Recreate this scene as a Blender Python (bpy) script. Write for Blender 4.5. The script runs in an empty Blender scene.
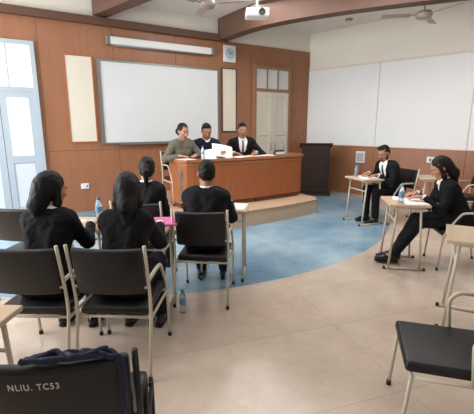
import bpy, bmesh, math, random
import numpy as np
from mathutils import Vector, Matrix
R = math.radians
random.seed(4)
scene = bpy.context.scene
COL = scene.collection
V = Vector

# ------------------------------------------------------------------ camera
H, PITCH, YAW, FPX = 1.57, R(12.2), R(32), 380.0
cam_d = bpy.data.cameras.new('camera'); cam = bpy.data.objects.new('camera', cam_d); COL.objects.link(cam)
cam_d.sensor_fit = 'HORIZONTAL'; cam_d.sensor_width = 36; cam_d.lens = 36*FPX/474
cam.location = (0, 0, H); cam.rotation_euler = (R(90)-PITCH, 0, -YAW)
cam_d.clip_start = .05
scene.camera = cam
scene.view_settings.view_transform = 'Standard'
FW = V((math.sin(YAW), math.cos(YAW), 0)); RT = V((math.cos(YAW), -math.sin(YAW), 0))
def P(d, l, z=0):                       # point at walking distance d ahead and l to the right of the viewer
    p = FW*d + RT*l; return V((p.x, p.y, z))
def ray(px, py):
    x, y = px-237, 207-py
    return FW*(FPX*math.cos(PITCH)+y*math.sin(PITCH)) + RT*x + V((0, 0, -FPX*math.sin(PITCH)+y*math.cos(PITCH)))
def on_z(px, py, z):
    r = ray(px, py); t = (z-H)/r.z
    return V((r.x*t, r.y*t, z))
WY = 7.3
def on_back(px, py, y=WY):
    r = ray(px, py); t = y/r.y
    return V((r.x*t, y, H+r.z*t))

# ------------------------------------------------------------------ materials
def lin(c):
    return tuple(((v/255)/12.92 if v/255 <= .04045 else ((v/255+.055)/1.055)**2.4) for v in c)
MATS = {}
def M(name, col, rough=.5, metal=0, var=.08, scale=6, stretch=(1, 1, 1), bump=0, spec=.5, trans=0, emit=0):
    if name in MATS: return MATS[name]
    m = bpy.data.materials.new(name); m.use_nodes = True
    nt = m.node_tree; b = nt.nodes['Principled BSDF']
    tc = nt.nodes.new('ShaderNodeTexCoord'); mp = nt.nodes.new('ShaderNodeMapping'); mp.inputs['Scale'].default_value = stretch
    nz = nt.nodes.new('ShaderNodeTexNoise'); nz.inputs['Scale'].default_value = scale; nz.inputs['Detail'].default_value = 4
    nt.links.new(tc.outputs['Object'], mp.inputs['Vector']); nt.links.new(mp.outputs[0], nz.inputs['Vector'])
    mx = nt.nodes.new('ShaderNodeMixRGB'); c = lin(col)
    mx.inputs[1].default_value = tuple(max(0, v*(1-var)) for v in c)+(1,)
    mx.inputs[2].default_value = tuple(min(1, v*(1+var)) for v in c)+(1,)
    nt.links.new(nz.outputs['Fac'], mx.inputs[0]); nt.links.new(mx.outputs[0], b.inputs['Base Color'])
    b.inputs['Roughness'].default_value = rough; b.inputs['Metallic'].default_value = metal
    b.inputs['Specular IOR Level'].default_value = spec
    b.inputs['Transmission Weight'].default_value = trans
    if emit:
        b.inputs['Emission Strength'].default_value = emit; nt.links.new(mx.outputs[0], b.inputs['Emission Color'])
    if bump:
        bp = nt.nodes.new('ShaderNodeBump'); bp.inputs['Strength'].default_value = bump; bp.inputs['Distance'].default_value = .01
        nt.links.new(nz.outputs['Fac'], bp.inputs['Height']); nt.links.new(bp.outputs[0], b.inputs['Normal'])
    MATS[name] = m; return m

wood_wall = M('wood_wall', (160, 109, 78), .38, var=.2, scale=5, stretch=(3, 3, .35))
wood_bench = M('wood_bench', (162, 97, 60), .25, var=.2, scale=6, stretch=(4, 4, .5))
wood_top = M('wood_top', (174, 114, 76), .22, var=.12, scale=6, stretch=(.6, 5, 5))
wood_dark = M('wood_dark', (54, 36, 29), .4, var=.2, scale=6, stretch=(3, 3, .4))
wood_plinth = M('wood_plinth', (100, 64, 44), .5)
beam_br = M('beam_brown', (100, 71, 57), .6, var=.1)
white_w = M('white_paint', (240, 235, 223), .7, var=.03)
ceil_m = M('ceiling_paint', (238, 234, 226), .8, var=.03)
cream_b = M('cream_board', (230, 221, 205), .8, var=.05)
panel_m = M('panel_white', (240, 242, 242), .6, var=.03, scale=2)
wb_m = M('whiteboard_surface', (228, 231, 232), .22, var=.05, scale=1.5)
alu = M('aluminium', (150, 150, 150), .35, .7, var=.05)
darkframe = M('dark_frame', (70, 66, 64), .5)
door_cream = M('door_paint', (220, 212, 196), .5, var=.05)
door_lit = M('door_paint_daylit', (176, 188, 198), .5, var=.05, emit=.06)  # daylight on the painted wood is put in as a faint emission
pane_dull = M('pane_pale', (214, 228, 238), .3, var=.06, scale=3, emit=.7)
panel_lit = M('lower_panel_daylit', (206, 214, 220), .5, var=.04, emit=.14)  # solid panel; its weak glow stands in for daylight
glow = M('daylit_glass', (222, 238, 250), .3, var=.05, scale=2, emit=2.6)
glass2 = M('frosted_glass', (206, 210, 206), .3, var=.06, emit=.08)
dais_m = M('dais_tile', (206, 175, 147), .4, var=.1)
cushion = M('black_rexine', (16, 16, 19), .42, var=.15, scale=20, bump=.08)
tube_m = M('cream_enamel', (210, 201, 182), .4, var=.07)
tube_dark = M('dark_enamel', (22, 22, 26), .45, var=.1)
rubber = M('rubber_dark', (40, 38, 38), .8)
desk_top = M('desk_laminate', (206, 180, 150), .35, var=.1, scale=5, stretch=(1, 5, 5))
paper_m = M('paper', (252, 252, 252), .8, var=.01)
pink_m = M('pink_card', (226, 110, 172), .6)
bottle_m = M('bottle_plastic', (236, 243, 246), .08, var=.01, trans=.85)
cap_m = M('cap_blue', (60, 130, 190), .4)
capg_m = M('cap_green', (70, 160, 120), .4)
lab_m = M('label_band', (110, 165, 205), .5)
suit = M('suit_black', (17, 17, 21), .8, var=.3, scale=10, bump=.3, spec=.25)
suit2 = M('suit_charcoal', (23, 23, 29), .8, var=.25, scale=10, bump=.3, spec=.25)
navy = M('suit_navy', (24, 28, 46), .8, var=.2, scale=10, bump=.3, spec=.25)
olive = M('olive_cotton', (108, 104, 90), .85, var=.2, scale=12, bump=.25)
shirt_w = M('shirt_white', (248, 248, 250), .8, var=.02)
tie_m = M('tie_dark', (26, 26, 38), .6)
shoe_m = M('shoe_black', (20, 19, 19), .3)
sole_m = M('sole_dark', (38, 34, 32), .7)
hair_m = M('hair_black', (18, 15, 14), .55, var=.5, scale=60, stretch=(1, 1, .1), bump=.4, spec=.3)
skin_a = M('skin_brown', (190, 138, 110), .55, var=.06)
skin_b = M('skin_deep_brown', (174, 124, 96), .55, var=.06)
lip_m = M('lip', (146, 82, 74), .5)
eye_w = M('eye_white', (235, 232, 228), .2, var=.02)
iris_m = M('iris_dark', (26, 16, 12), .2)
plast_w = M('plastic_white', (236, 236, 234), .4, var=.02)
plast_g = M('plastic_grey', (120, 122, 125), .4)
paint_txt = M('painted_letters', (228, 226, 220), .7, var=.1, scale=60)
cable_m = M('strap_navy', (24, 31, 60), .7, var=.4, scale=30)
lamp_off = M('lamp_diffuser', (236, 220, 170), .4, var=.01)

# floor: beige tiles with a round blue area in front of the platform
def floor_material():
    m = bpy.data.materials.new('floor_tiles'); m.use_nodes = True
    nt = m.node_tree; L = nt.links.new; b = nt.nodes['Principled BSDF']
    geo = nt.nodes.new('ShaderNodeNewGeometry')
    mp = nt.nodes.new('ShaderNodeMapping'); mp.inputs['Rotation'].default_value = (0, 0, R(14))
    L(geo.outputs['Position'], mp.inputs['Vector'])
    br = nt.nodes.new('ShaderNodeTexBrick'); br.offset = 0
    br.inputs['Scale'].default_value = 1; br.inputs['Brick Width'].default_value = 1.6; br.inputs['Row Height'].default_value = .8
    br.inputs['Mortar Size'].default_value = .005; br.inputs['Mortar Smooth'].default_value = .8; br.inputs['Bias'].default_value = 0
    br.inputs['Color1'].default_value = lin((216, 197, 181))+(1,); br.inputs['Color2'].default_value = lin((222, 204, 188))+(1,)
    br.inputs['Mortar'].default_value = lin((198, 178, 163))+(1,)
    L(mp.outputs[0], br.inputs['Vector'])
    nz = nt.nodes.new('ShaderNodeTexNoise'); nz.inputs['Scale'].default_value = 1.5; nz.inputs['Detail'].default_value = 12
    nz.inputs['Roughness'].default_value = .74
    L(geo.outputs['Position'], nz.inputs['Vector'])
    rp = nt.nodes.new('ShaderNodeValToRGB'); rp.color_ramp.elements[0].position = .34; rp.color_ramp.elements[1].position = .64
    rp.color_ramp.elements[0].color = (.64, .61, .59, 1); rp.color_ramp.elements[1].color = (1, 1, 1, 1)
    L(nz.outputs['Fac'], rp.inputs[0])
    mul = nt.nodes.new('ShaderNodeMixRGB'); mul.blend_type = 'MULTIPLY'; mul.inputs[0].default_value = .7
    L(br.outputs['Color'], mul.inputs[1]); L(rp.outputs[0], mul.inputs[2])
    nb = nt.nodes.new('ShaderNodeTexNoise'); nb.inputs['Scale'].default_value = 1.1; nb.inputs['Detail'].default_value = 9
    nb.inputs['Roughness'].default_value = .6
    L(geo.outputs['Position'], nb.inputs['Vector'])
    rb = nt.nodes.new('ShaderNodeValToRGB'); rb.color_ramp.elements[0].position = .36; rb.color_ramp.elements[1].position = .68
    rb.color_ramp.elements[0].color = lin((106, 146, 174))+(1,); rb.color_ramp.elements[1].color = lin((166, 194, 208))+(1,)
    L(nb.outputs['Fac'], rb.inputs[0])
    dist = nt.nodes.new('ShaderNodeVectorMath'); dist.operation = 'DISTANCE'; dist.inputs[1].default_value = (2.7, 7.2, 0)
    L(geo.outputs['Position'], dist.inputs[0])
    lt = nt.nodes.new('ShaderNodeMath'); lt.operation = 'LESS_THAN'; lt.inputs[1].default_value = 4.3
    L(dist.outputs['Value'], lt.inputs[0])
    mix = nt.nodes.new('ShaderNodeMixRGB'); L(lt.outputs[0], mix.inputs[0]); L(mul.outputs[0], mix.inputs[1]); L(rb.outputs[0], mix.inputs[2])
    L(mix.outputs[0], b.inputs['Base Color'])
    rr = nt.nodes.new('ShaderNodeMapRange'); rr.inputs['From Min'].default_value = .35; rr.inputs['From Max'].default_value = .65
    rr.inputs['To Min'].default_value = .28; rr.inputs['To Max'].default_value = .12
    L(nb.outputs['Fac'], rr.inputs['Value']); L(rr.outputs[0], b.inputs['Roughness'])
    return m

# ------------------------------------------------------------------ mesh helpers
def link(name, me, mats, parent=None):
    o = bpy.data.objects.new(name, me); COL.objects.link(o)
    for m in (mats if isinstance(mats, (list, tuple)) else [mats]): me.materials.append(m)
    if parent: o.parent = parent
    return o
def obj(name, bm, mats, parent=None, smooth=False):
    bmesh.ops.recalc_face_normals(bm, faces=bm.faces)
    me = bpy.data.meshes.new(name); bm.to_mesh(me); bm.free()
    if smooth: me.shade_smooth()
    return link(name, me, mats, parent)
def tag(o, label, cat, group=None):
    o['label'] = label; o['category'] = cat
    if group: o['group'] = group
    return o
def thing(name, label, cat, loc=(0, 0, 0), rz=0, group=None):
    o = bpy.data.objects.new(name, None); COL.objects.link(o); o.empty_display_size = .1
    o.location = loc; o.rotation_euler = (0, 0, rz)
    return tag(o, label, cat, group)
def struct(name, bm, mats, parent=None):
    o = obj(name, bm, mats, parent)
    if not parent: o['kind'] = 'structure'
    return o
def dup(root, loc, rz, label, group=None):
    r = root.copy(); COL.objects.link(r); r.location = loc; r.rotation_euler = (0, 0, rz); r['label'] = label
    if group: r['group'] = group
    for ch in list(root.children):
        c = ch.copy(); COL.objects.link(c); c.parent = r
        for g in ch.children:
            d = g.copy(); COL.objects.link(d); d.parent = c
    return r
def box(bm, lo, hi, bev=0, seg=2, mtx=None):
    lo, hi = V(lo), V(hi); c = (lo+hi)/2; s = hi-lo
    r = bmesh.ops.create_cube(bm, size=1)
    vs = r['verts']
    for v in vs: v.co = V((v.co.x*s.x, v.co.y*s.y, v.co.z*s.z))+c
    es = list({e for v in vs for e in v.link_edges})
    if bev:
        rr = bmesh.ops.bevel(bm, geom=es, offset=bev, segments=seg, affect='EDGES', profile=.5)
        vs = list({v for f in rr['faces'] for v in f.verts} | {v for v in vs if v.is_valid})
    if mtx is not None:
        seen = set(); st = [v for v in vs if v.is_valid]
        while st:
            v = st.pop()
            if v in seen: continue
            seen.add(v); st += [e.other_vert(v) for e in v.link_edges]
        for v in seen: v.co = mtx @ v.co
    return bm
def B(lo, hi, bev=0, seg=2, mtx=None): return box(bmesh.new(), lo, hi, bev, seg, mtx)
def slice_x(bm, xs):
    for x in xs: bmesh.ops.bisect_plane(bm, geom=list(bm.verts)+list(bm.edges)+list(bm.faces), plane_co=(x, 0, 0), plane_no=(1, 0, 0))
    return bm
def fillet(pts, rad, n=5):
    pts = [V(p) for p in pts]; out = [pts[0]]
    for i in range(1, len(pts)-1):
        a, b, c = pts[i-1], pts[i], pts[i+1]
        u, w = (a-b), (c-b); r = min(rad, u.length*.45, w.length*.45)
        p, q = b+u.normalized()*r, b+w.normalized()*r
        for k in range(n+1):
            t = k/n; out.append((1-t)**2*p+2*t*(1-t)*b+t*t*q)
    out.append(pts[-1]); return out
def tube(bm, pts, r, seg=10, r2=None):
    pts = [V(p) for p in pts]; n = len(pts)
    t0 = (pts[1]-pts[0]).normalized(); up = V((0, 0, 1)) if abs(t0.z) < .9 else V((1, 0, 0))
    nrm = t0.cross(up).normalized(); rings = []; pt = t0
    for i, p in enumerate(pts):
        t = (pts[min(i+1, n-1)]-pts[max(i-1, 0)]).normalized()
        ax = pt.cross(t)
        if ax.length > 1e-6: nrm = Matrix.Rotation(pt.angle(t), 3, ax.normalized()) @ nrm
        pt = t; bi = t.cross(nrm).normalized()
        rr = r if r2 is None else r+(r2-r)*i/(n-1)
        rings.append([bm.verts.new(p+nrm*math.cos(a)*rr+bi*math.sin(a)*rr) for a in [2*math.pi*k/seg for k in range(seg)]])
    for a, b in zip(rings, rings[1:]):
        for k in range(seg): bm.faces.new((a[k], a[(k+1) % seg], b[(k+1) % seg], b[k]))
    bm.faces.new(rings[0][::-1]); bm.faces.new(rings[-1])
    return bm
def T(pts, r, seg=10, r2=None): return tube(bmesh.new(), pts, r, seg, r2)
def lathe(bm, prof, seg=20, c=(0, 0, 0)):
    c = V(c); rings = []
    for r, z in prof: rings.append([bm.verts.new(c+V((r*math.cos(2*math.pi*k/seg), r*math.sin(2*math.pi*k/seg), z))) for k in range(seg)])
    for a, b in zip(rings, rings[1:]):
        for k in range(seg): bm.faces.new((a[k], a[(k+1) % seg], b[(k+1) % seg], b[k]))
    bm.faces.new(rings[0][::-1]); bm.faces.new(rings[-1]); return bm
def prism(bm, poly, z0, z1):
    a = [bm.verts.new((x, y, z0)) for x, y in poly]; b = [bm.verts.new((x, y, z1)) for x, y in poly]
    n = len(poly)
    for k in range(n): bm.faces.new((a[k], a[(k+1) % n], b[(k+1) % n], b[k]))
    bm.faces.new(a[::-1]); bm.faces.new(b); return bm
def strip(bm, line, th, z0, z1):       # vertical sheet of thickness th following a plan polyline
    n = len(line); L = []; Rr = []
    for i, p in enumerate(line):
        p = V((p[0], p[1])); a = V(line[max(i-1, 0)][:2]); b = V(line[min(i+1, n-1)][:2]); t = (b-a).normalized(); nn = V((-t.y, t.x))
        L.append(p+nn*th/2); Rr.append(p-nn*th/2)
    return prism(bm, [(p.x, p.y) for p in L]+[(p.x, p.y) for p in Rr[::-1]], z0, z1)

# ------------------------------------------------------------------ room shell
CZ = 3.68
WT = 3.27                                # top of the wood paneling
struct('floor', B((-3.2, -2.5, -.1), (9.5, 7.5, 0)), floor_material())
struct('ceiling', B((-3.2, -2.5, CZ), (9.5, 7.5, CZ+.1)), ceil_m)
wall = struct('wall_back', B((-3.2, WY+.03, 0), (6.75, WY+.2, CZ)), white_w)
bm = bmesh.new()
xs = [-3.1, -.48, .74, 1.95, 3.15, 4.35, 4.92, 6.1, 6.62]
for a, b in zip(xs, xs[1:]):
    box(bm, (a+.003, WY, 0), (b-.003, WY+.03, 1.12)); box(bm, (a+.003, WY, 1.126), (b-.003, WY+.03, WT))
obj('wood_paneling', bm, wood_wall, wall)
struct('wall_left', B((-3.2, -2.5, 0), (-3.05, WY, CZ)), white_w)
w0 = V((6.62, 7.3, 0)); wu = V((.215, -.977, 0)).normalized(); wn = V((wu.y, -wu.x, 0))
RM = Matrix(((wu.x, -wn.x, 0, w0.x), (wu.y, -wn.y, 0, w0.y), (0, 0, 1, 0), (0, 0, 0, 1)))   # local x along wall, y outward
wr = struct('wall_right', B((-.05, .03, 0), (9, .2, CZ), mtx=RM), white_w)
bm = bmesh.new()
for k in range(5): box(bm, (k*1.8+.003, 0, 0), (k*1.8+1.797, .03, 1.08), mtx=RM)
obj('wainscot', bm, wood_wall, wr)
for k in range(5):
    obj('wall_panel', B((k*1.8+.004, .0, 1.1), (k*1.8+1.796, .03, 2.84), .004, 1, RM), panel_m, wr)
obj('panel_rail', B((0, -.012, 1.075), (8.6, .02, 1.105), mtx=RM), wood_top, wr)
obj('panel_rail', B((0, -.01, 2.84), (8.6, .03, 2.875), mtx=RM), cream_b, wr)
# beams and cornice
struct('trim_1', B((-3.05, WY-.1, WT-.02), (4.3, WY+.02, WT+.1)), beam_br)
bm = bmesh.new()
line = []
ctrl = [V((4.22, 7.3)), V((4.32, 5.9)), V((4.9, 4.5)), V((5.95, 2.9)), V((7.2, 1.3)), V((8.3, .0))]
for i in range(len(ctrl)-1):
    p0, p1, p2, p3 = ctrl[max(i-1, 0)], ctrl[i], ctrl[i+1], ctrl[min(i+2, len(ctrl)-1)]
    for k in range(6):
        t = k/6; line.append(.5*((2*p1)+(p2-p0)*t+(2*p0-5*p1+4*p2-p3)*t*t+(3*p1-p0-3*p2+p3)*t**3))
strip(bm, line, .24, 3.28, CZ)
struct('trim_2', bm, beam_br)
bm = bmesh.new(); strip(bm, [(1.75, 7.3), (2.2, 5.6), (2.75, 3.6)], .24, 3.4, CZ)
struct('trim_3', bm, beam_br)

def wall_door(name, x0, x1, z1, frame_m, leaf_m, top_glass, pane_m, low_m, mid, handles, pane_z):
    y = WY
    fr = bmesh.new(); f = .07
    box(fr, (x0, y-.05, 0), (x0+f, y+.03, z1)); box(fr, (x1-f, y-.05, 0), (x1, y+.03, z1))
    box(fr, (x0+f, y-.05, z1-f), (x1-f, y+.03, z1)); box(fr, (x0+f, y-.05, mid), (x1-f, y+.03, mid+.07))
    d = struct(name, fr, frame_m)
    obj('transom_pane', B((x0+f, y-.015, mid+.07), (x1-f, y+.005, z1-f)), top_glass, d)
    bars = bmesh.new()
    for k in (1, 2):
        x = x0+f+(x1-x0-2*f)*k/3; box(bars, (x-.015, y-.03, mid+.07), (x+.015, y-.015, z1-f))
    obj('transom_bar', bars, frame_m, d)
    xm = (x0+x1)/2
    for a, b, s in ((x0+f, xm-.004, 1), (xm+.004, x1-f, -1)):
        bm = bmesh.new(); w = .09
        box(bm, (a, y-.04, .02), (a+w, y, mid)); box(bm, (b-w, y-.04, .02), (b, y, mid))
        for z0, z2 in ((.02, .2), (pane_z-.12, pane_z), (mid-.1, mid)): box(bm, (a+w, y-.04, z0), (b-w, y, z2))
        lf = obj('door_leaf', bm, leaf_m, d)
        obj('pane', B((a+w, y-.025, pane_z), (b-w, y-.005, mid-.1)), pane_m, lf)
        obj('lower_panel', B((a+w, y-.025, .2), (b-w, y-.005, pane_z-.12), .008, 1), low_m, lf)
        if handles:
            hx = xm+(-.06 if s == 1 else .06)
            obj('handle', T(fillet([(hx, y-.04, 1.0), (hx, y-.085, 1.0), (hx, y-.085, 1.14), (hx, y-.04, 1.14)], .02), .008), alu, lf, True)
    return d
wall_door('door_1', -.46, .68, 2.88, door_lit, door_lit, glow, pane_dull, panel_lit, 2.1, False, 1.07)
wall_door('door_2', 4.98, 6.04, 2.86, M('frame_wood', (158, 116, 90), .5), door_cream, glass2, door_cream, door_cream, 2.3, True, 1.45)

# platform
dx0, dx1 = 1.95, 4.96
pl = [(dx0, 7.28)]
N = 24
for k in range(N+1):
    x = dx0+(dx1-dx0)*k/N; u = (x-3.4)/1.7
    y = 4.84+.2*u*u
    e = max(0, abs(x-(dx0+dx1)/2)-((dx1-dx0)/2-.18))/.18
    pl.append((x, y+.18*(1-math.sqrt(max(0, 1-e*e)))))
pl.append((dx1, 7.28))
bm = bmesh.new(); prism(bm, pl, 0, .25)
dais = struct('dais_platform', bm, dais_m)
bm = bmesh.new(); strip(bm, [(p[0], p[1]-.004) for p in pl[2:-2]], .012, .215, .252)
obj('nosing', bm, M('nosing', (186, 150, 118), .4), dais)

# ------------------------------------------------------------------ bench
DZ = .25
bench = thing('judges_bench', 'long polished wooden bench with gently curved front on the beige platform', 'bench', (3.66, 5.65, DZ))
def curve_y(x): return -.27+.09*(x/1.29)**2
fl = []
for k in range(31):
    x = -1.25+2.5*k/30; e = max(0, abs(x)-1.1)/.15
    fl.append((x, curve_y(x)+.15*(1-math.sqrt(max(0, 1-e*e)))))
full = [(-1.25, .3)]+fl+[(1.25, .3)]
bm = bmesh.new(); strip(bm, full, .035, .08, .745); obj('front_panel', bm, wood_bench, bench)
bm = bmesh.new(); strip(bm, [(x*.985, y+.02) for x, y in full], .03, 0, .08); obj('plinth', bm, wood_plinth, bench)
top = [(-1.29, .3)]+[(x*1.03, y-.045) for x, y in fl]+[(1.29, .3)]
bm = bmesh.new(); prism(bm, top, .745, .785); obj('bench_top', bm, wood_top, bench)
bm = bmesh.new(); strip(bm, [(x*1.008, y-.02) for x, y in full[1:-1]], .012, .69, .72); obj('moulding', bm, wood_top, bench)
BT = DZ+.785

# ------------------------------------------------------------------ lectern
lec = thing('lectern', 'dark brown wooden lectern standing in the corner by the door', 'lectern', (6.14, 6.45, 0), R(-42))
obj('body', B((-.31, -.2, .06), (.31, .22, 1.02), .008, 1), wood_dark, lec)
obj('base', B((-.35, -.25, 0), (.35, .26, .06), .006, 1), wood_dark, lec)
bm = bmesh.new(); box(bm, (-.36, -.25, 1.03), (.36, .29, 1.06), .005, 1)
for v in bm.verts: v.co.z += (-(v.co.y-.29))*.22
obj('slanted_top', bm, wood_dark, lec)
obj('front_panel', B((-.23, -.212, .2), (.23, -.2, .9), .006, 1), wood_dark, lec)
bm = bmesh.new(); box(bm, (-.31, -.2, 1.02), (.31, .22, 1.04))
for v in bm.verts:
    if v.co.z > 1.03: v.co.z = 1.028+(-(v.co.y-.29))*.22
obj('neck_block', bm, wood_dark, lec)

# ------------------------------------------------------------------ wall things
y = WY
wbx0, wbx1 = on_back(99, 100).x, on_back(218, 100).x
wbz0, wbz1 = 1.22, 2.70
wb = thing('whiteboard', 'large whiteboard in a grey metal frame on the wood paneled wall', 'whiteboard', ((wbx0+wbx1)/2, y, wbz0))
hw = (wbx1-wbx0)/2; hh = wbz1-wbz0
obj('writing_surface', B((-hw+.02, -.03, .02), (hw-.02, -.002, hh-.02)), wb_m, wb)
bm = bmesh.new()
for lo, hi in (((-hw, -.045, 0), (-hw+.05, 0, hh)), ((hw-.03, -.045, 0), (hw, 0, hh)), ((-hw+.05, -.045, 0), (hw-.03, 0, .03)), ((-hw+.05, -.045, hh-.03), (hw-.03, 0, hh))): box(bm, lo, hi)
obj('frame', bm, alu, wb)
obj('marker_tray', B((-hw+.3, -.1, -.015), (hw-.3, -.03, .0), .004, 1), alu, wb)
def board(x0, x1, z0, z1, label):
    t = thing('pin_board', label, 'pin board', ((x0+x1)/2, y, z0))
    w = (x1-x0)/2; h = z1-z0
    obj('felt', B((-w+.015, -.018, .015), (w-.015, -.002, h-.015)), cream_b, t)
    bm = bmesh.new()
    for lo, hi in (((-w, -.025, 0), (-w+.02, 0, h)), ((w-.02, -.025, 0), (w, 0, h)), ((-w+.02, -.025, 0), (w-.02, 0, .02)), ((-w+.02, -.025, h-.02), (w-.02, 0, h))): box(bm, lo, hi)
    obj('frame', bm, darkframe if x0 > 3 else wood_top, t)
board(on_back(67, 100).x, on_back(95, 100).x, 1.26, 2.74, 'narrow cream pin board left of the whiteboard')
board(on_back(221.5, 100).x, on_back(236, 100).x, 1.42, 2.74, 'narrow cream pin board under the wall clock')
sx0, sx1 = on_back(107, 42).x, on_back(211, 48).x
sc = thing('projection_screen', 'rolled projector screen in a long white case above the whiteboard', 'projector screen', ((sx0+sx1)/2, y, 2.96))
w = (sx1-sx0)/2
obj('case', B((-w+.03, -.1, 0), (w-.03, -.012, .13), .02, 3), plast_w, sc)
for s in (-1, 1): obj('end_cap', B((s*w-.03, -.105, -.006), (s*w+.03, -.0, .136), .01, 2), plast_g, sc)
obj('bottom_bar', T([(-w+.08, -.055, -.012), (w-.08, -.055, -.012)], .011), plast_g, sc, True)
for s in (-.6, .6): obj('bracket', B((s*w-.02, -.05, .11), (s*w+.02, 0, .17)), plast_g, sc)
c0 = on_back(229, 54)
ck = thing('wall_clock', 'square white wall clock on the wood panel above the narrow pin board', 'clock', (c0.x, y, c0.z))
obj('case', B((-.15, -.035, -.17), (.15, -.002, .17), .012, 2), plast_w, ck)
bm = bmesh.new(); lathe(bm, [(.115, 0), (.115, .006)], 28)
for v in bm.verts: v.co = V((v.co.x, -.034-v.co.z, v.co.y))
dial = obj('dial', bm, M('dial', (190, 204, 208), .3), ck)
bm = bmesh.new(); box(bm, (-.006, -.046, 0), (.006, -.042, .09))
for v in bm.verts: v.co = Matrix.Rotation(R(-30), 3, 'Y') @ v.co
obj('minute_hand', bm, darkframe, dial)
bm = bmesh.new(); box(bm, (-.008, -.046, 0), (.008, -.043, .06))
for v in bm.verts: v.co = Matrix.Rotation(R(75), 3, 'Y') @ v.co
obj('hour_hand', bm, darkframe, dial)
s0 = on_back(85, 186)
sp = thing('power_socket', 'small white power socket low on the wood wall under the narrow pin board', 'socket', (s0.x, y, s0.z))
obj('plate', B((-.07, -.02, -.05), (.07, -.001, .05), .006, 2), plast_w, sp)
obj('switch', B((.02, -.028, -.02), (.045, -.018, .02), .003, 1), plast_g, sp)
def on_right(px, py):
    r = ray(px, py); t = w0.dot(wn)/r.dot(wn); p = r*t; p.z += H; return p
s1 = on_right(361, 157)
sb = thing('wall_box', 'small white switch box on the wood wainscot behind the seated man at right', 'switch box', s1, math.atan2(wu.y, wu.x))
obj('box_body', B((-.11, -.04, -.13), (.11, -.001, .13), .008, 2), plast_w, sb)
obj('cover', B((-.08, -.05, -.09), (.08, -.039, .09), .005, 1), M('cover_grey', (190, 190, 188), .5), sb)
s2 = on_right(434, 160)
sb2 = thing('wall_socket', 'white double socket on the wood wainscot beside the long-haired person at right', 'socket', s2, math.atan2(wu.y, wu.x))
obj('plate', B((-.13, -.03, -.06), (.13, -.001, .06), .008, 2), plast_w, sb2)
for k in (-.06, .06): obj('switch', B((k-.02, -.04, -.03), (k+.02, -.029, .03), .003, 1), plast_g, sb2)

# projector
pp = on_z(257, 14, 3.08)
pr = thing('projector', 'white ceiling projector hanging on a pole near the brown beam', 'projector', pp, R(150))
obj('body', B((-.16, -.12, -.055), (.16, .12, .055), .02, 3), plast_w, pr)
bm = bmesh.new(); lathe(bm, [(.045, 0), (.045, .03), (.036, .04), (.03, .03)], 20)
for v in bm.verts: v.co = V((v.co.x-.06, .115+v.co.z, v.co.y))
obj('lens', bm, darkframe, pr, True)
obj('pole', T([(0, 0, .05), (0, 0, CZ-3.08-.02)], .018), plast_w, pr, True)
obj('ceiling_plate', B((-.08, -.08, CZ-3.08-.03), (.08, .08, CZ-3.08), .005, 1), plast_w, pr)
bm = bmesh.new()
for sx in (-1, 1):
    for sy in (-1, 1): tube(bm, [(0, 0, .13), (sx*.12, sy*.09, .05)], .008, 6)
obj('mount_arm', bm, plast_g, pr)
fan_m = M('fan_brown', (160, 144, 132), .4)
def fan(p, rz, label):
    f = thing('ceiling_fan', label, 'ceiling fan', p, rz, 'ceiling fans')
    obj('rod', T([(0, 0, .06), (0, 0, CZ-p.z-.005)], .012), fan_m, f, True)
    bm = bmesh.new(); lathe(bm, [(.03, -.06), (.1, -.05), (.125, 0), (.1, .05), (.03, .07)], 24); obj('motor', bm, fan_m, f, True)
    bm = bmesh.new(); lathe(bm, [(.055, CZ-p.z-.08), (.03, CZ-p.z-.02), (.03, CZ-p.z)], 20); obj('canopy', bm, fan_m, f, True)
    for k in range(3):
        bm = bmesh.new(); box(bm, (.2, -.06, -.004), (.62, .06, .004), .003, 1); box(bm, (.1, -.02, -.004), (.24, .02, .004))
        mt = Matrix.Rotation(R(120*k), 3, 'Z') @ Matrix.Rotation(R(10), 3, 'X')
        for v in bm.verts: v.co = mt @ v.co
        obj('blade', bm, fan_m, f)
fan(on_z(424, 15, 3.2), R(20), 'ceiling fan above the right side wall panels')
fan(on_z(207, 4, 3.25), R(75), 'ceiling fan between the two brown beams over the whiteboard side')
lp = on_z(349, 22, 3.62)
lt = thing('ceiling_lamp', 'small round unlit ceiling lamp beyond the curved brown beam', 'ceiling lamp', lp)
bm = bmesh.new(); lathe(bm, [(.06, .02), (.08, .06)], 24); obj('base_ring', bm, alu, lt)
bm = bmesh.new(); lathe(bm, [(.015, -.015), (.04, -.008), (.058, .02)], 24); obj('diffuser', bm, lamp_off, lt, True)

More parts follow.
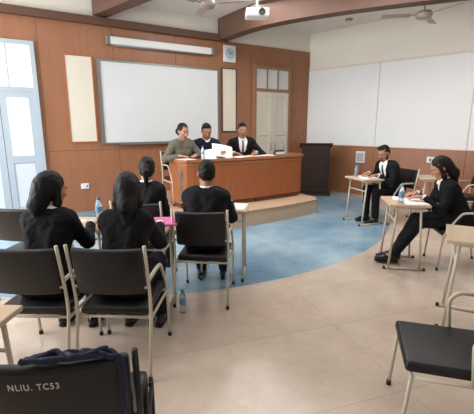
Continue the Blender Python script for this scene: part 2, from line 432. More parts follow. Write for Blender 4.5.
# ------------------------------------------------------------------ chairs and desks
ALB = 'armchairs with black cushions'
BOW = lambda x: -.02*(1-(x/.215)**2)
MBACK = Matrix.Translation((0, -.215, .555)) @ Matrix.Rotation(R(11), 4, 'X')
def front_leg(x): return fillet([(x, .235, .012), (x, .205, .42), (x, .08, .60)], .08)
def arm_line(x): return fillet([(x, .081, .597), (x, .04, .648), (x, -.05, .655), (x, -.245, .645)], .05)
def make_chair(label):
    t = thing('armchair', label, 'chair', (0, 0, 0), 0, ALB)
    bm = B((-.22, -.215, .395), (.22, .235, .45), .022, 3); obj('seat', bm, cushion, t, True)
    bm = slice_x(B((-.215, -.022, 0), (.215, .022, .31), .018, 3), [-.16, -.11, -.055, 0, .055, .11, .16])
    for v in bm.verts:
        c = V(v.co); c.y += BOW(c.x); v.co = MBACK @ c
    o = obj('backrest', bm, cushion, t, True)
    for s in (-1, 1):
        x = s*.235
        l1 = obj('leg', T(fillet([(x, -.30, .012), (x, -.215, .44), (x, -.225, .56), (x, -.288, .88)], .08), .0105), tube_m, t, True)
        l2 = obj('leg', T(front_leg(x), .0105), tube_m, t, True); l2['front'] = s
        for lg, yy in ((l1, -.30), (l2, .235)):
            bm = bmesh.new(); lathe(bm, [(.015, 0), (.014, .03)], 12, (x, yy, 0)); obj('rubber_foot', bm, rubber, lg, True)
        a = obj('armrest', T(arm_line(x), .0125), tube_m, t, True); a['arm'] = s
    for yy in (-.205, .205): obj('seat_rail', T([(-.235, yy, .385), (.235, yy, .385)], .0095), tube_m, t, True)
    obj('back_rail', T([(-.238, -.236, .60), (.238, -.236, .60)], .008), tube_m, t, True)
    for s in (-1, 1): obj('side_rail', T([(s*.235, -.215, .385), (s*.235, .21, .385)], .0095), tube_m, t, True)
    return t
DW, DD, DH = .52, .42, .74
def make_desk(label):
    t = thing('desk', label, 'desk', (0, 0, 0), 0, 'small writing desks')
    obj('desk_top', B((-DW/2, -DD/2, DH-.028), (DW/2, DD/2, DH), .006, 2), desk_top, t)
    for s in (-1, 1):
        x = s*(DW/2-.045)
        obj('leg', T([(x, -.12, DH-.03), (x, -.165, .022)], .0125), tube_m, t, True)
        obj('leg', T([(x, .12, DH-.03), (x, .165, .022)], .0125), tube_m, t, True)
        fb = obj('foot_bar', T([(x, -.2, .0145), (x, .2, .0145)], .0135), tube_m, t, True)
        for e in (-1, 1): obj('end_cap', T([(x, e*.196, .016), (x, e*.22, .016)], .0155), rubber, fb, True)
        obj('top_rail', T([(x, -.16, DH-.042), (x, .16, DH-.042)], .012), tube_m, t, True)
    obj('stretcher', T([(-DW/2+.045, .13, .55), (DW/2-.045, .13, .55)], .0105), tube_m, t, True)
    return t
def rz(rel): return -(YAW+R(rel))
chairs = [   # depth, lateral, relative facing, label
    (2.41, -1.28, 2, 'black armchair with cream tube frame under the leftmost suited person'),
    (2.41, -.76, 3, 'black armchair under the long-haired person beside the leftmost suited person'),
    (3.72, -.92, 4, 'black armchair under the ponytailed person by the bench, mostly hidden'),
    (3.37, -.29, 5, 'black armchair under the short-haired suited man seen from behind'),
    (3.50, -1.92, 6, 'empty black armchair at far left edge, beyond the leftmost suited person'),
    (6.2, 2.57, -108, 'black armchair of the suited man sitting by the right wall'),
    (4.15, 2.48, -80, 'black armchair of the long-haired person sitting at right'),
    (1.78, 1.10, -74, 'empty black armchair with short cream arms in the bottom right corner'),
    (6.1, 3.68, -85, 'empty black armchair beside the right wall, behind the long-haired person at right'),
    (1.32, -.60, -9, 'nearest black armchair, dark framed, bottom left, with painted letters on its back'),
]
CH = []
for i, (d, l, a, lab) in enumerate(chairs):
    if i == 0:
        c = make_chair(lab); c.location = P(d, l); c.rotation_euler = (0, 0, rz(a))
    else: c = dup(CH[0], P(d, l), rz(a), lab)
    CH.append(c)
# the bottom right and the nearest chair: front legs stop at the seat, arms are short
def mesh_of(bm, m):
    bmesh.ops.recalc_face_normals(bm, faces=bm.faces); me = bpy.data.meshes.new('tube'); bm.to_mesh(me); bm.free(); me.shade_smooth(); me.materials.append(m); return me
for kk in (7, 9):
    for ch in CH[kk].children:
        if 'front' in ch.keys(): x = ch['front']*.235; ch.data = mesh_of(T([(x, .235, .012), (x, .206, .395)], .0105), tube_m)
        if 'arm' in ch.keys(): x = ch['arm']*.235; ch.data = mesh_of(T(fillet([(x, -.06, .385), (x, -.04, .6), (x, -.08, .648), (x, -.245, .645)], .06), .0115), tube_m)
# the nearest chair has a dark frame
for ch in CH[9].children:
    if ch.name.split('.')[0] in ('leg', 'armrest', 'back_rail', 'seat_rail', 'side_rail'):
        ch.material_slots[0].link = 'OBJECT'; ch.material_slots[0].material = tube_dark
# painted inventory letters on the nearest chair back
cu = bpy.data.curves.new('lettering', 'FONT'); cu.body = 'NLIU. TC53'; cu.size = .045; cu.offset = .0003; cu.extrude = .0004; cu.space_character = 1.22
to = bpy.data.objects.new('lettering_src', cu); COL.objects.link(to)
dg = bpy.context.evaluated_depsgraph_get(); me = bpy.data.meshes.new_from_object(to.evaluated_get(dg))
bpy.data.objects.remove(to); me.name = 'lettering'
wtx = max(v.co.x for v in me.vertices); sc_ = .15/wtx
for v in me.vertices:
    x = -.142+v.co.x*sc_; v.co = MBACK @ V((x, -.0228+BOW(x)-v.co.z, .237+v.co.y*sc_*1.4))
back9 = [c for c in CH[9].children if c.name.startswith('backrest')][0]
tx = link('lettering', me, paint_txt, back9); tx['label'] = 'painted white letters NLIU. TC53'
JX = [(2.62, 6.0), (3.08, 6.0), (3.84, 6.0)]
jl = ['black armchair behind the bench, under the person in olive', 'black armchair behind the bench, under the person reading a raised sheet', 'black armchair behind the bench, under the man in a suit and tie']
for (x, yy), lab in zip(JX, jl): CH.append(dup(CH[0], V((x, yy+.03, DZ)), R(180), lab))

desks = [
    (3.20, -1.37, 2, 'small cream-legged desk in front of the leftmost suited person, bottle on top'),
    (3.14, -.815, 3, 'small cream-legged desk with a pink folder on top'),
    (3.87, -.14, 5, 'small cream-legged desk with papers before the short-haired man seen from behind'),
    (6.10, 2.07, -108, 'small cream-legged desk of the suited man by the right wall'),
    (4.18, 1.88, -80, 'small cream-legged desk of the long-haired person at right'),
    (2.83, 1.86, -62, 'empty small desk cut by the right edge of the photo'),
    (6.2, 3.14, -85, 'empty small desk near the right wall, behind the long-haired person at right'),
    (1.46, -1.28, 3, 'small wooden-topped desk cut by the left edge beside the nearest chair'),
]
DK = []
for i, (d, l, a, lab) in enumerate(desks):
    if i == 0: k = make_desk(lab); k.location = P(d, l); k.rotation_euler = (0, 0, rz(a))
    else: k = dup(DK[0], P(d, l), rz(a), lab)
    DK.append(k)

# ------------------------------------------------------------------ small things
def sheet(p, a, w, h, label, cat='paper', m=None, th=.003, group=None, name='paper_sheet'):
    bm = B((-w/2, -h/2, 0), (w/2, h/2, th))
    o = obj(name, bm, m or paper_m); o.location = p; o.rotation_euler = (0, 0, a); return tag(o, label, cat, group)
def on_desk(i, x, yy): 
    d = DK[i]; return Matrix.Translation(d.location) @ Matrix.Rotation(d.rotation_euler.z, 4, 'Z') @ V((x, yy, DH+.0005))
def bottle(p, label, cap):
    t = thing('water_bottle', label, 'bottle', p, 0, 'water bottles')
    bm = bmesh.new(); lathe(bm, [(.025, 0), (.03, .006), (.03, .05), (.028, .058), (.03, .066), (.03, .13), (.022, .162), (.012, .18), (.012, .19)], 18); obj('bottle_body', bm, bottle_m, t, True)
    bm = bmesh.new(); lathe(bm, [(.0303, .078), (.0306, .081), (.0306, .116), (.0303, .119)], 18); obj('label_band', bm, lab_m, t, True)
    bm = bmesh.new(); lathe(bm, [(.014, .184), (.0145, .187), (.0145, .203), (.012, .206)], 14); obj('cap', bm, cap, t, True)
bottle(on_desk(0, .14, .1), 'clear water bottle on the desk of the leftmost suited person', cap_m)
bottle(on_z(183, 312, 0), 'clear water bottle standing on the floor beside the front row chairs', capg_m)
bottle(on_desk(4, -.17, .08), 'clear water bottle on the desk of the long-haired person at right', capg_m)
bottle(V((4.52, 5.62, BT)), 'clear water bottle at the right end of the judges bench', capg_m)
bottle(V((2.78, 5.48, BT)), 'clear water bottle on the bench near the person in olive', cap_m)
bottle(on_desk(3, .1, .1), 'clear water bottle on the desk of the suited man by the right wall', cap_m)
bottle(on_z(228, 287, 0), 'clear water bottle on the floor under the desk of the short-haired man', cap_m)
sheet(on_desk(1, .15, .07), rz(-4), .3, .27, 'pink folder on the desk behind the front row', 'folder', pink_m, .016, name='folder')
sheet(on_desk(2, .13, .0), rz(10), .21, .3, 'white sheet on the desk of the short-haired man from behind')
sheet(on_desk(2, -.12, .02), rz(0), .2, .28, 'white notebook at the left of the short-haired man\'s desk', 'notebook', None, .015, name='notebook')
sheet(on_desk(0, -.08, -.05), rz(5), .21, .29, 'white sheet on the desk of the leftmost suited person')
sheet(on_desk(4, .1, -.04), rz(-70), .21, .29, 'white sheet on the near side of the desk of the long-haired person')
sheet(on_desk(4, -.12, -.06), rz(-96), .21, .25, 'white sheet beside the bottle on the long-haired person\'s desk')
sheet(on_desk(3, -.1, .0), rz(-98), .21, .29, 'white sheet on the desk of the suited man by the right wall')
sheet(on_desk(3, .12, -.06), rz(-118), .2, .24, 'white sheet beside the bottle on the desk by the right wall')
sheet(V((2.52, 5.56, BT+.0005)), R(12), .21, .3, 'white sheet on the bench before the person in olive')
sheet(V((3.88, 5.56, BT+.0005)), R(-8), .3, .22, 'white sheet on the bench before the man in suit and tie')
sheet(V((3.52, 5.5, BT+.0005)), R(20), .3, .21, 'loose white sheet on the bench between two seated people', th=.006)
sheet(V((4.16, 5.58, BT+.0005)), R(30), .21, .29, 'loose white sheet left of the name stand on the bench')
def raised(loc, rot, w_, h_, label):
    bm = slice_x(B((-w_/2, -.001, -h_/2), (w_/2, .001, h_/2)), [w_*f for f in (-.37, -.25, -.12, 0, .12, .25, .37)])
    bmesh.ops.subdivide_edges(bm, edges=[e for e in bm.edges if abs(e.verts[0].co.z-e.verts[1].co.z) > h_*.5], cuts=6, use_grid_fill=True)
    for v in bm.verts: v.co.y += .022*(v.co.x/(w_/2))**2+.03*(max(0, v.co.z)/(h_/2))**2
    o = obj('paper_sheet', bm, paper_m, None, False); o.location = loc; o.rotation_euler = rot; tag(o, label, 'paper')
raised((3.19, 5.55, BT+.12), (R(-32), R(11), R(-14)), .36, .25, 'white sheet held up by the middle person at the bench')
raised((2.9, 5.52, BT+.075), (R(-52), R(-12), R(-24)), .22, .27, 'white sheet tilted low beside the raised sheet, toward the person in olive')
t = thing('name_stand', 'small dark triangular name stand on the bench near its right end', 'name stand', (4.34, 5.5, BT), R(6))
bm = bmesh.new(); prism(bm, [(-.035, 0), (.035, 0), (0, .09)], -.12, .12)
for v in bm.verts: v.co = V((v.co.z, v.co.x, v.co.y))
obj('stand_body', bm, wood_dark, t)
obj('plate', B((-.11, -.034, .012), (.11, -.03, .06)), plast_w, t)
# bundle of dark navy strap lying along the top edge of the nearest chair back
bm = bmesh.new()
for s_, (ph, f1, f2, am) in enumerate(((0, 2.2, 5, .006), (1.7, 3.1, 6.3, .007), (3.1, 2.6, 7.1, .005), (4.4, 3.7, 4.3, .007), (5.3, 2.9, 5.6, .006))):
    pts = []
    for k in range(60):
        t_ = k/59; x = -.08+.24*t_+.012*math.sin(f2*2*t_+ph)
        pts.append((x, -.280+BOW(x)*.8+.018*math.sin(f1*3*t_+ph), .878+.002*s_+am*math.sin(f2*2.2*t_+ph*2)))
    if s_ in (1, 3):
        pts = pts+[(pts[-1][0]+.02, -.300, .872), (pts[-1][0]+.03, -.312, .84), (pts[-1][0]+.026, -.302, .72-.03*s_)]
        pts = fillet(pts, .02, 3)
    tube(bm, pts, .009, 8)
o = obj('strap_bundle', bm, cable_m, None, True); o.matrix_world = Matrix.Translation(CH[9].location) @ Matrix.Rotation(CH[9].rotation_euler.z, 4, 'Z')
tag(o, 'bundle of dark navy straps lying along the top edge of the nearest chair back', 'strap')

# ------------------------------------------------------------------ people: distance-field surfaces
def cone(a, b, ra, rb, k=.02, op='add', cap=0): return dict(t='c', a=V(a), b=V(b), ra=ra, rb=rb, k=k, op=op, cap=cap)
def ell(c, r, Mr=None, k=.02, op='add'): return dict(t='e', c=V(c), r=r, M=Mr or Matrix.Identity(3), k=k, op=op)
def cut(p, n): return dict(t='p', p=V(p), n=V(n).normalized(), op='cut')
def build(prims, h):
    lo = np.full(3, 1e9); hi = -lo
    for p in prims:
        if p['op'] != 'add': continue
        if p['t'] == 'c':
            pts = [np.array(p['a']), np.array(p['b'])]; r = max(p['ra'], p['rb'])
        else: pts = [np.array(p['c'])]; r = max(p['r'])
        for q in pts: lo = np.minimum(lo, q-r); hi = np.maximum(hi, q+r)
    lo -= .03; hi += .03
    n = np.ceil((hi-lo)/h).astype(int)+1
    v = np.full(n, 1., np.float32)
    ax = [(lo[i]+np.arange(n[i])*h).astype(np.float32) for i in range(3)]
    for p in prims:
        if p['t'] == 'p':
            nn, q = p['n'], p['p']
            d = (ax[0]-q.x)[:, None, None]*nn.x+(ax[1]-q.y)[None, :, None]*nn.y+(ax[2]-q.z)[None, None, :]*nn.z
            v = np.maximum(v, d.astype(np.float32)); continue
        k = p['k']; m = k+3.5*h
        if p['t'] == 'c':
            r = max(p['ra'], p['rb']); a = np.array(p['a']); b = np.array(p['b'])
            l, u = np.minimum(a, b)-r-m, np.maximum(a, b)+r+m
        else:
            r = max(p['r']); a = np.array(p['c']); l, u = a-r-m, a+r+m
        i0 = np.maximum(((l-lo)/h).astype(int), 0); i1 = np.minimum(((u-lo)/h).astype(int)+2, n)
        if np.any(i1 <= i0): continue
        sl = tuple(slice(i0[i], i1[i]) for i in range(3))
        X = ax[0][sl[0]][:, None, None]; Y = ax[1][sl[1]][None, :, None]; Z = ax[2][sl[2]][None, None, :]
        if p['t'] == 'c':
            ab = b-a; L2 = max(float(ab @ ab), 1e-9)
            t = ((X-a[0])*ab[0]+(Y-a[1])*ab[1]+(Z-a[2])*ab[2])/L2
            tc = np.clip(t, 0, 1)
            d = np.sqrt((X-a[0]-tc*ab[0])**2+(Y-a[1]-tc*ab[1])**2+(Z-a[2]-tc*ab[2])**2)-(p['ra']+(p['rb']-p['ra'])*tc)
            if p['cap']: d = np.maximum(d, (t-1)*math.sqrt(L2))
        else:
            Mi = np.array(p['M']).T; r_ = p['r']; q = [X-a[0], Y-a[1], Z-a[2]]
            q = [Mi[i][0]*q[0]+Mi[i][1]*q[1]+Mi[i][2]*q[2] for i in range(3)]
            k0 = np.sqrt(sum((q[i]/r_[i])**2 for i in range(3))); k1 = np.sqrt(sum((q[i]/r_[i]**2)**2 for i in range(3)))
            d = k0*(k0-1)/np.maximum(k1, 1e-4)
        w = v[sl]
        if p['op'] == 'add':
            hh = np.clip(.5+.5*(w-d)/k, 0, 1); v[sl] = w*(1-hh)+d*hh-k*hh*(1-hh)
        else:
            hh = np.clip(.5-.5*(w+d)/k, 0, 1); v[sl] = w*(1-hh)-d*hh+k*hh*(1-hh)
    cs = [(i, j, k) for i in (0, 1) for j in (0, 1) for k in (0, 1)]
    nx, ny, nz = n; sg = v < 0
    cnt = np.zeros((nx-1, ny-1, nz-1), np.int8)
    for i, j, k in cs: cnt += sg[i:nx-1+i, j:ny-1+j, k:nz-1+k]
    mask = (cnt > 0) & (cnt < 8)
    idx = np.full(mask.shape, -1, np.int64); I = np.argwhere(mask); idx[mask] = np.arange(len(I))
    vals = np.stack([v[I[:, 0]+c[0], I[:, 1]+c[1], I[:, 2]+c[2]] for c in cs], 1)
    acc = np.zeros((len(I), 3)); num = np.zeros(len(I))
    for a_ in range(8):
        for b_ in range(a_+1, 8):
            ca, cb = np.array(cs[a_]), np.array(cs[b_])
            if np.abs(ca-cb).sum() != 1: continue
            va, vb = vals[:, a_], vals[:, b_]; x = (va < 0) != (vb < 0)
            t = np.where(x, va/np.where(x, va-vb, 1), 0)
            acc += np.where(x[:, None], ca+t[:, None]*(cb-ca), 0); num += x
    pos = lo+(I+acc/num[:, None])*h
    F = []
    def faces(fl, q):
        qq = np.stack(q, 1); F.append(np.where(fl[:, None], qq, qq[:, ::-1]))
    e = sg[:-1] != sg[1:]; A = np.argwhere(e[:, 1:-1, 1:-1])+[0, 1, 1]; i, j, k = A.T
    faces(sg[i, j, k], [idx[i, j-1, k-1], idx[i, j, k-1], idx[i, j, k], idx[i, j-1, k]])
    e = sg[:, :-1] != sg[:, 1:]; A = np.argwhere(e[1:-1, :, 1:-1])+[1, 0, 1]; i, j, k = A.T
    faces(sg[i, j, k], [idx[i-1, j, k-1], idx[i-1, j, k], idx[i, j, k], idx[i, j, k-1]])
    e = sg[:, :, :-1] != sg[:, :, 1:]; A = np.argwhere(e[1:-1, 1:-1, :])+[1, 1, 0]; i, j, k = A.T
    faces(sg[i, j, k], [idx[i-1, j-1, k], idx[i, j-1, k], idx[i, j, k], idx[i-1, j, k]])
    F = np.concatenate(F); F = F[(F >= 0).all(1)]
    return pos, F
tex_fold = bpy.data.textures.new('folds', 'CLOUDS'); tex_fold.noise_scale = .085; tex_fold.noise_depth = 2
tex_hair = bpy.data.textures.new('strands', 'CLOUDS'); tex_hair.noise_scale = .03; tex_hair.noise_depth = 1
tex_short = bpy.data.textures.new('short_strands', 'CLOUDS'); tex_short.noise_scale = .014; tex_short.noise_depth = 2
def sdf_obj(name, prims, h, mats, parent, disp=None, st=0, mid=.45):
    pos, F = build(prims, h)
    me = bpy.data.meshes.new(name); me.from_pydata(pos.tolist(), [], F.tolist()); me.shade_smooth()
    o = link(name, me, mats, parent)
    if disp:
        m = o.modifiers.new('d', 'DISPLACE'); m.texture = disp; m.strength = st; m.mid_level = mid; m.texture_coords = 'LOCAL'
    return o, pos, F
def ik(S, W, l1, l2, pole):
    d = W-S; L = min(d.length, (l1+l2)*.995); dn = d.normalized(); W = S+dn*L
    a = (l1*l1-l2*l2+L*L)/(2*L); hg = math.sqrt(max(l1*l1-a*a, 0)); pe = (pole-dn*pole.dot(dn)).normalized()
    return S+dn*a+pe*hg, W

def person(label, loc, az, top=suit, legs=suit, skin=skin_a, hair='short', female=False, lean=8, th=1., head=(0, 10), wr=None, hands=None,
           knees=None, ankles=None, vneck=True, shirt=True, tie=False, seat=.45, curl=18, group=None, roll=0, beard=False, locks=0, wide=1., pole=(.28, -.2, -.9), vw=0):
    root = thing('person', label, 'person', loc, az, group)
    l = R(lean); u = V((0, math.sin(l), math.cos(l))); fwd = V((0, math.cos(l), -math.sin(l)))
    p0 = V((0, -.02, seat+.115)); wf = (.9 if female else .98)*(1+.5*(wide-1))
    S = lambda t: p0+u*t*th
    rows = [(0, .08, .105), (.09, .062, .098), (.18, .058, .094), (.28, .074*wide, .098), (.36, .088*wide, .084)]
    nb = S(.435); hl = R(lean*.5)
    hc = nb+V((0, .035+.1*math.sin(hl), .155*math.cos(hl)))
    Mh = Matrix.Rotation(R(head[0]), 3, 'Z') @ Matrix.Rotation(R(roll), 3, 'Y') @ Matrix.Rotation(R(-head[1]), 3, 'X')
    Hh = lambda x, y, z: hc+Mh @ V((x, y, z))
    def torso(off, k=.05, rs=rows):
        o = []
        for t, w_, r in rs:
            w2 = w_*wf; c = S(t); o.append(cone(c-V((w2, 0, 0)), c+V((w2, 0, 0)), r*wf+off, r*wf+off, k))
        return o
    shw = (.124 if female else .145)*wide
    def yoke(off): 
        c = S(.388); return [cone(c-V((shw, 0, .012)), c+V((shw, 0, -.012)), .05+off, .05+off, .05), cone(c-V((shw, 0, .012)), S(.45), .045+off, .045+off*.6, .04), cone(c+V((shw, 0, -.012)), S(.45), .045+off, .045+off*.6, .04)]
    wr = wr or {}; hands = hands or {}
    arms = {}
    for s, nm in ((-1, 'L'), (1, 'R')):
        Sh = S(.38)+V((s*(shw+.018), 0, -.005)); W = V(wr.get(nm, (s*.13, .42, .77)))
        E, W = ik(Sh, W, .285, .25, V((s*pole[0], pole[1], pole[2]))); arms[nm] = (s, Sh, E, W)
    legsJ = {}
    knees = knees or {}; ankles = ankles or {}
    for s, nm in ((-1, 'L'), (1, 'R')):
        Hp = V((s*.09, 0, seat+.095)); K = V(knees.get(nm, (s*.115, .41, seat+.085))); A = V(ankles.get(nm, (s*.12, .40, .085)))
        legsJ[nm] = (s, Hp, K, A)
    # ---- body (skin)
    B_ = torso(-.012)+yoke(-.012)
    for s, Sh, E, W in arms.values(): B_ += [cone(Sh, E, .038, .032, .02), cone(E, W, .034, .023, .015)]
    for s, Hp, K, A in legsJ.values():
        dr = (A-K); dr.z = 0; fd = V((0, 1, 0)) if dr.length < .1 else dr.normalized()
        B_ += [cone(Hp, K, .068, .05, .03), cone(K, A, .05, .034, .02), cone(A, A+fd*.14+V((0, 0, -.045)), .032, .024, .02)]
    B_ += [cone(nb-u*.03, Hh(0, -.02, -.06), .056 if not female else .048, .05 if not female else .044, .03)]
    B_ += [ell(Hh(0, -.012, .03), (.074, .094, .088), Mh, .03), ell(Hh(0, .022, -.03), (.062, .068, .078), Mh, .03),
           cone(Hh(-.034, .02, -.075), Hh(.034, .02, -.075), .03, .03, .03), ell(Hh(0, .06, -.097), (.027, .025, .022), Mh, .03),
           cone(Hh(-.034, .076, .022), Hh(.034, .076, .022), .013, .013, .02)]
    for s in (-1, 1):
        B_ += [ell(Hh(s*.042, .058, -.025), (.022, .02, .022), Mh, .02), ell(Hh(s*.031, .096, .002), (.017, .013, .011), Mh, .01, 'sub'),
               ell(Hh(s*.076, -.006, -.012), (.011, .021, .031), Mh, .008)]
    B_ += [cone(Hh(0, .086, .008), Hh(0, .108, -.031), .008, .0125, .012), cone(Hh(-.012, .094, -.036), Hh(.012, .094, -.036), .008, .008, .008),
           cone(Hh(-.018, .083, -.064), Hh(.018, .083, -.064), .007, .007, .008), cone(Hh(-.014, .082, -.076), Hh(.014, .082, -.076), .0075, .0075, .006)]
    for nm, (s, Sh, E, W) in arms.items():
        hd = V(hands.get(nm, (-s*.25, 1, -.12))).normalized()
        d = hd; n = V((0, 0, 1)) if abs(d.z) < .8 else V((0, -1, 0))
        if nm+'n' in hands: n = V(hands[nm+'n'])
        n = (n-d*n.dot(d)).normalized(); lt_ = V((-s, 0, 0)); lt_ = d.cross(n)*(1 if d.cross(n).dot(lt_) > 0 else -1)
        cc = hands.get(nm+'c', curl)
        for off, ln, rr in ((.031, .068, .0088), (.0105, .077, .0092), (-.0105, .072, .009), (-.031, .056, .0082)):
            kn = W+d*.082+lt_*off*.95
            B_.append(cone(W+lt_*off*.55+d*.005, kn, .0135, .0115, .012))
            q = kn; ang = R(cc*.5); dd = (d+lt_*off*1.2).normalized()
            for fr in (.44, .31, .25):
                dc = dd*math.cos(ang)-n*math.sin(ang); q2 = q+dc*ln*fr; B_.append(cone(q, q2, rr, rr*.93, .003)); q = q2; ang += R(cc); rr *= .93
        b0 = W+d*.022+lt_*.02; b1 = b0+d*.038+lt_*.03-n*.008; b2 = b1+d*.032+lt_*.008-n*.008
        B_ += [cone(b0, b1, .014, .0105, .01), cone(b1, b2, .0105, .0085, .004)]
    bo, pos, F = sdf_obj('body', B_, .0065, [skin, lip_m], root)
    cen = pos[F].mean(1)-np.array(hc); loc_ = cen @ np.array(Mh)
    li = ((np.abs(loc_[:, 0]) < .023) & (loc_[:, 1] > .078) & (loc_[:, 2] < -.059) & (loc_[:, 2] > -.083)).astype(np.int32)
    bo.data.polygons.foreach_set('material_index', li)
    for s in (-1, 1):
        bm = bmesh.new(); bmesh.ops.create_uvsphere(bm, u_segments=14, v_segments=10, radius=.0125)
        for f in bm.faces: f.material_index = 1 if f.calc_center_median().normalized().y > .82 else 0
        for v in bm.verts: v.co = Hh(s*.031, .0755, .003)+Mh @ v.co
        obj('eye', bm, [eye_w, iris_m], root, True)
        obj('eyebrow', T([Hh(s*.016, .091, .021), Hh(s*.032, .091, .027), Hh(s*.05, .079, .021)], .0035, 6), hair_m, root, True)
    # ---- hair
    hp = [ell(Hh(0, -.022, .036), (.081, .097, .09), Mh, .01), ell(Hh(0, -.045, -.02), (.073, .07, .075), Mh, .03)]
    if hair == 'short':
        hp = [ell(Hh(0, -.02, .037), (.078, .095, .088), Mh, .01), ell(Hh(0, -.04, -.015), (.071, .068, .07), Mh, .03), ell(Hh(.016, .028, .102), (.05, .05, .028), Mh, .025)]
        hp += [ell(Hh(0, .118, -.026), (.083, .1, .118), Mh, .006, 'sub'), cut(Hh(0, -.05, -.075), Mh @ V((0, .66, -.75)))]
    else:
        hp += [ell(Hh(0, .108, -.035), (.084, .09, .112), Mh, .012, 'sub'), cut(Hh(0, -.05, -.09), Mh @ V((0, .62, -.78)))]
    if hair in ('long', 'loose'):
        ln = .15 if hair == 'long' else .07; wd = .058 if hair == 'long' else .062
        hp += [cone(Hh(0, -.06, .0), Hh(0, -.08, -.12), .072, wd+.002, .03), cone(Hh(0, -.08, -.12), Hh(0, -.075, -.12)+V((0, -.03, -ln)), wd, wd*.6, .03)]
        lk = locks
        for s in (-1, 1): hp += [cone(Hh(s*.07, -.02+lk*.6, .03), Hh(s*.074, -.02+lk, -.09), .018, .024, .02), cone(Hh(s*.074, -.02+lk, -.09), Hh(s*.07, -.04+lk, -.09)+V((0, -.01, -ln*.7)), .024, .014, .02)]
    if hair == 'bun': hp += [ell(Hh(0, -.125, -.055), (.044, .036, .04), Mh, .014), cone(Hh(-.05, -.07, -.03), Hh(.05, -.07, -.03), .04, .04, .03)]
    if hair == 'tail':
        a = Hh(0, -.11, .0); b = Hh(0, -.135, -.05); hp += [ell(a, (.03, .03, .03), Mh, .02), cone(a, b, .026, .032, .015), cone(b, b+V((0, .01, -.16)), .032, .014, .015)]
    if hair == 'short': sdf_obj('hair', hp, .005, hair_m, root, tex_short, .016, .55)
    else: sdf_obj('hair', hp, .006, hair_m, root, tex_hair, .008)
    if beard:
        bp = [cone(Hh(-.036, .022, -.078), Hh(.036, .022, -.078), .034, .034, .02), ell(Hh(0, .062, -.1), (.032, .028, .025), Mh, .02), cone(Hh(-.024, .084, -.053), Hh(.024, .084, -.053), .008, .008, .006)]
        bp += [ell(Hh(0, .1, -.07), (.022, .03, .014), Mh, .006, 'sub')]
        for s in (-1, 1): bp += [cone(Hh(s*.06, .015, -.02), Hh(s*.055, .02, -.07), .012, .016, .012)]
        sdf_obj('beard', bp, .006, hair_m, root)
    # ---- clothes
    J = torso(.016)+yoke(.014)
    J += [cone(S(-.035)-V((.085*wf, -.01, 0)), S(-.035)+V((.085*wf, .01, 0)), .115, .115, .04)]
    if female: J += [ell(S(.27)+fwd*.09+V((s*.055, 0, 0)), (.06, .05, .06), None, .05) for s in (-1, 1)]
    if vneck: J.append(cone(S(.50)+fwd*.10, S(.20-.3*vw)+fwd*.16, .08+.5*vw, .016+.5*vw, .012, 'sub'))
    J.append(cone(nb-u*.0, nb+u*.12, .062, .09, .01, 'sub'))
    for s, Sh, E, W in arms.values():
        J += [cone(Sh, E, .056, .048, .03), cone(E, W-(W-E).normalized()*.012, .048, .035, .02, cap=1)]
    J.append(cut((0, 0, seat+.004), (0, 0, -1)))
    jo, _, _ = sdf_obj('jacket' if (vneck or shirt) else 'tunic', J, .009, top, root, tex_fold, .028)
    if vneck:
        cp = []
        def nk(q, rx, ry, up_): return nb+V((rx*math.cos(q), 0, 0))+fwd*(ry*math.sin(q)+.004)+u*up_
        for k in range(10):
            a, b = R(170+k*20), R(190+k*20)
            cp += [cone(nk(a, .075, .07, .004), nk(b, .075, .07, .004), .014, .014, .008), cone(nk(a, .086, .082, -.016), nk(b, .086, .082, -.016), .013, .013, .008)]
        for s in (-1, 1):
            a = nb+V((s*.082, 0, 0))+fwd*.02+u*.0; b = S(.345)+V((s*(.078+.5*vw), 0, 0))+fwd*.098*wf; c = S(.2-.3*vw)+V((s*.3*vw, 0, 0))+fwd*(.118*wf)
            cp += [cone(a, b, .016, .017, .012), cone(b, c, .017, .01, .012)]
        sdf_obj('collar_and_lapels', cp, .006, top, jo)
    if shirt:
        Sp = torso(.004 if vneck else -.004, .05, rows[1:])+yoke(.0)
        for k in range(12):
            a, b = 2*math.pi*k/12, 2*math.pi*(k+1)/12
            f = lambda q: nb+u*.022+V((.062*math.cos(q), 0, 0))+fwd*(.06*math.sin(q)+.006)+u*(-.022*max(0, math.sin(q)))
            Sp.append(cone(f(a), f(b), .0135, .0135, .012))
        sdf_obj('shirt', Sp, .008, shirt_w, root)
        for s, Sh, E, W in arms.values():
            dr = (W-E).normalized(); obj('shirt_cuff', T([W-dr*.03, W+dr*.006], .031, 14), shirt_w, root, True)
    if tie:
        tp = [S(.425)+fwd*.082, S(.36)+fwd*.107, S(.28)+fwd*.113, S(.2)+fwd*.107]
        bm = bmesh.new(); tube(bm, tp, .011, 8, .017); obj('tie', bm, tie_m, root, True)
    Tq = [cone(V((-.085, -.02, seat+.1)), V((.085, -.02, seat+.1)), .098, .098, .03)]
    for s, Hp, K, A in legsJ.values():
        Tq += [cone(Hp, K, .088, .066, .03), cone(K, A+(K-A).normalized()*.01, .066, .054, .02, cap=1)]
    Tq.append(cut((0, 0, .03), (0, 0, -1)))
    sdf_obj('trousers', Tq, .009, legs, root, tex_fold, .02)
    for s, Hp, K, A in legsJ.values():
        dr = (A-K); dr.z = 0; fd = V((0, 1, 0)) if dr.length < .1 else dr.normalized()
        b = V((A.x, A.y, 0)); z0 = A.z-.085
        sp_ = [cone(b-fd*.035+V((0, 0, z0+.05)), b+fd*.08+V((0, 0, z0+.047)), .038, .041, .02), cone(b+fd*.08+V((0, 0, z0+.041)), b+fd*.165+V((0, 0, z0+.035)), .04, .03, .02),
               cone(b+V((0, 0, z0+.05)), b+V((0, 0, z0+.085)), .042, .045, .02), cut((0, 0, .012+z0), (0, 0, -1))]
        so, _, _ = sdf_obj('shoe', sp_, .007, shoe_m, root)
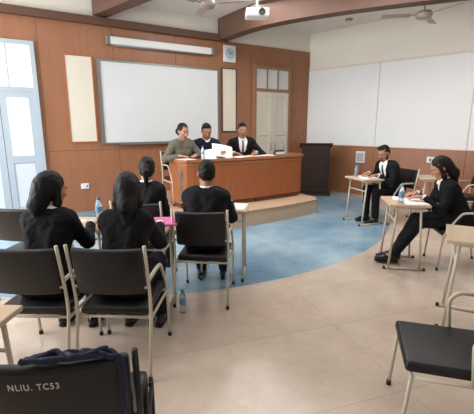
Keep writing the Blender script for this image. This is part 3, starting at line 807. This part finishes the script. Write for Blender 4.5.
        sd = V((-fd.y, fd.x, 0)); bm = bmesh.new()
        pts = [b-fd*.072, b-fd*.06+sd*.03, b+sd*.036, b+fd*.09+sd*.041, b+fd*.165+sd*.028, b+fd*.195, b+fd*.165-sd*.028, b+fd*.09-sd*.041, b-sd*.036, b-fd*.06-sd*.03]
        prism(bm, [(q.x, q.y) for q in pts], z0+.001, z0+.016); obj('sole', bm, sole_m, so)
    return root

J = R(180)
KN = {'L': (-.115, .40, .535), 'R': (.115, .40, .535)}
p1 = person('person in an olive tunic with tied hair seated at the bench, arms on the top', V((JX[0][0], JX[0][1], DZ)), J-R(4), olive, olive, skin_a, 'bun', True, 16, 1.07, (12, 18),
       {'L': (-.13, .34, .80), 'R': (.13, .34, .80)}, {'L': (.7, 1, -.06), 'R': (-.7, 1, -.06)}, vneck=False, shirt=False, seat=.45, curl=8, wide=1.1, pole=(.8, -.1, -.6), knees=KN)
p2 = person('person in a dark jacket mid-bench, looking down at a raised white sheet', V((JX[1][0], JX[1][1], DZ)), J-R(14), navy, navy, skin_b, 'short', False, 16, 1.07, (0, 24),
       {'L': (-.24, .32, .83), 'R': (.04, .34, .83)}, {'L': (.3, .9, .25), 'R': (-.3, .9, .25), 'Lc': 30, 'Rc': 30}, seat=.45, vneck=False, wide=1.08, pole=(.8, -.1, -.6), knees=KN)
p3 = person('person in dark suit, white shirt and tie at the right part of the bench', V((JX[2][0], JX[2][1], DZ)), J-R(20), suit, suit, skin_b, 'short', False, 10, 1.06, (-4, 10),
       {'L': (-.19, .33, .80), 'R': (.19, .32, .80)}, {'L': (.7, 1, -.08), 'R': (-.7, 1, -.08)}, tie=True, seat=.45, curl=8, wide=1.12, pole=(.8, -.1, -.6), knees=KN, vw=.05)
for p_ in (p1, p2, p3): p_.scale = (1.045, 1.045, 1.045)
def seated(i): 
    c = CH[i]; return V(c.location), c.rotation_euler.z
l0, a0 = seated(0)
person('person in a black suit, leftmost in the front row, head turned to the right', l0, a0, suit, suit, skin_a, 'loose', True, 18, 1.02, (-30, 14), {'L': (-.14, .53, .80), 'R': (.10, .53, .80)}, wide=.92, locks=.03)
l0, a0 = seated(1)
person('person in a black suit with long dark hair, second from left in front row', l0, a0, suit, suit, skin_a, 'long', True, 18, 1., (14, 18), {'L': (-.12, .53, .80), 'R': (.12, .53, .80)}, wide=.9)
l0, a0 = seated(2)
person('person in a charcoal suit with a ponytail, beyond the long-haired one near the bench', l0, a0, suit2, suit2, skin_a, 'tail', True, 14, .98, (10, 14), {'L': (-.1, .3, .62), 'R': (.1, .3, .62)}, {'L': (.3, 1, -.35), 'R': (-.3, 1, -.35)}, wide=.95)
l0, a0 = seated(3)
person('short-haired man in a black suit seen from behind, seated at a desk before the bench', l0, a0, suit, suit, skin_b, 'short', False, 13, .98, (12, 14), {'L': (-.12, .44, .80), 'R': (.18, .44, .80)})
l0, a0 = seated(5)
person('man in black suit by the right wall, looking down over his desk', l0, a0, suit, suit, skin_b, 'short', False, 25, 1.05, (14, 26), {'L': (-.12, .40, .80), 'R': (.15, .38, .80)}, tie=True, beard=True, vw=.07, wide=1.12)
l0, a0 = seated(6)
person('person with long dark hair at right, legs stretched under the desk', l0, a0, suit, suit2, skin_a, 'long', True, 27, 1.02, (-4, 34), {'L': (-.12, .42, .80), 'R': (.12, .42, .80)},
       knees={'L': (-.1, .42, .50), 'R': (.08, .42, .5)}, ankles={'L': (-.09, .68, .10), 'R': (.06, .62, .1)}, locks=.045)

# ------------------------------------------------------------------ light
w = bpy.data.worlds.new('world'); scene.world = w; w.use_nodes = True
bg = w.node_tree.nodes['Background']; bg.inputs[0].default_value = (.92, .96, 1, 1); bg.inputs[1].default_value = .22
def area(loc, rot, sx, sy, power, col=(1, 1, 1)):
    d = bpy.data.lights.new('area', 'AREA'); d.shape = 'RECTANGLE'; d.size = sx; d.size_y = sy; d.energy = power; d.color = col
    o = bpy.data.objects.new('area_light', d); COL.objects.link(o); o.location = loc; o.rotation_euler = rot
area((1.4, 4.0, 3.62), (0, 0, 0), 2.4, 1.4, 30, (1, .98, .96))
area((3.6, 4.8, 3.62), (0, 0, 0), 1.2, 2.2, 60, (1, .98, .96))
area((4.6, 2.6, 3.6), (0, R(-22), 0), 1.6, 2.6, 66, (1, .99, .97))  # added lamp tilted to brighten the right wall, no fixture there
area((-2.9, 5.1, 2.1), (0, R(-90), 0), 1.8, 3.6, 290, (.94, .97, 1))
area((1.5, -2.3, 2.3), (R(80), 0, R(-20)), 4, 1.6, 14, (1, .98, .95))  # added weak fill from behind the camera, no real source
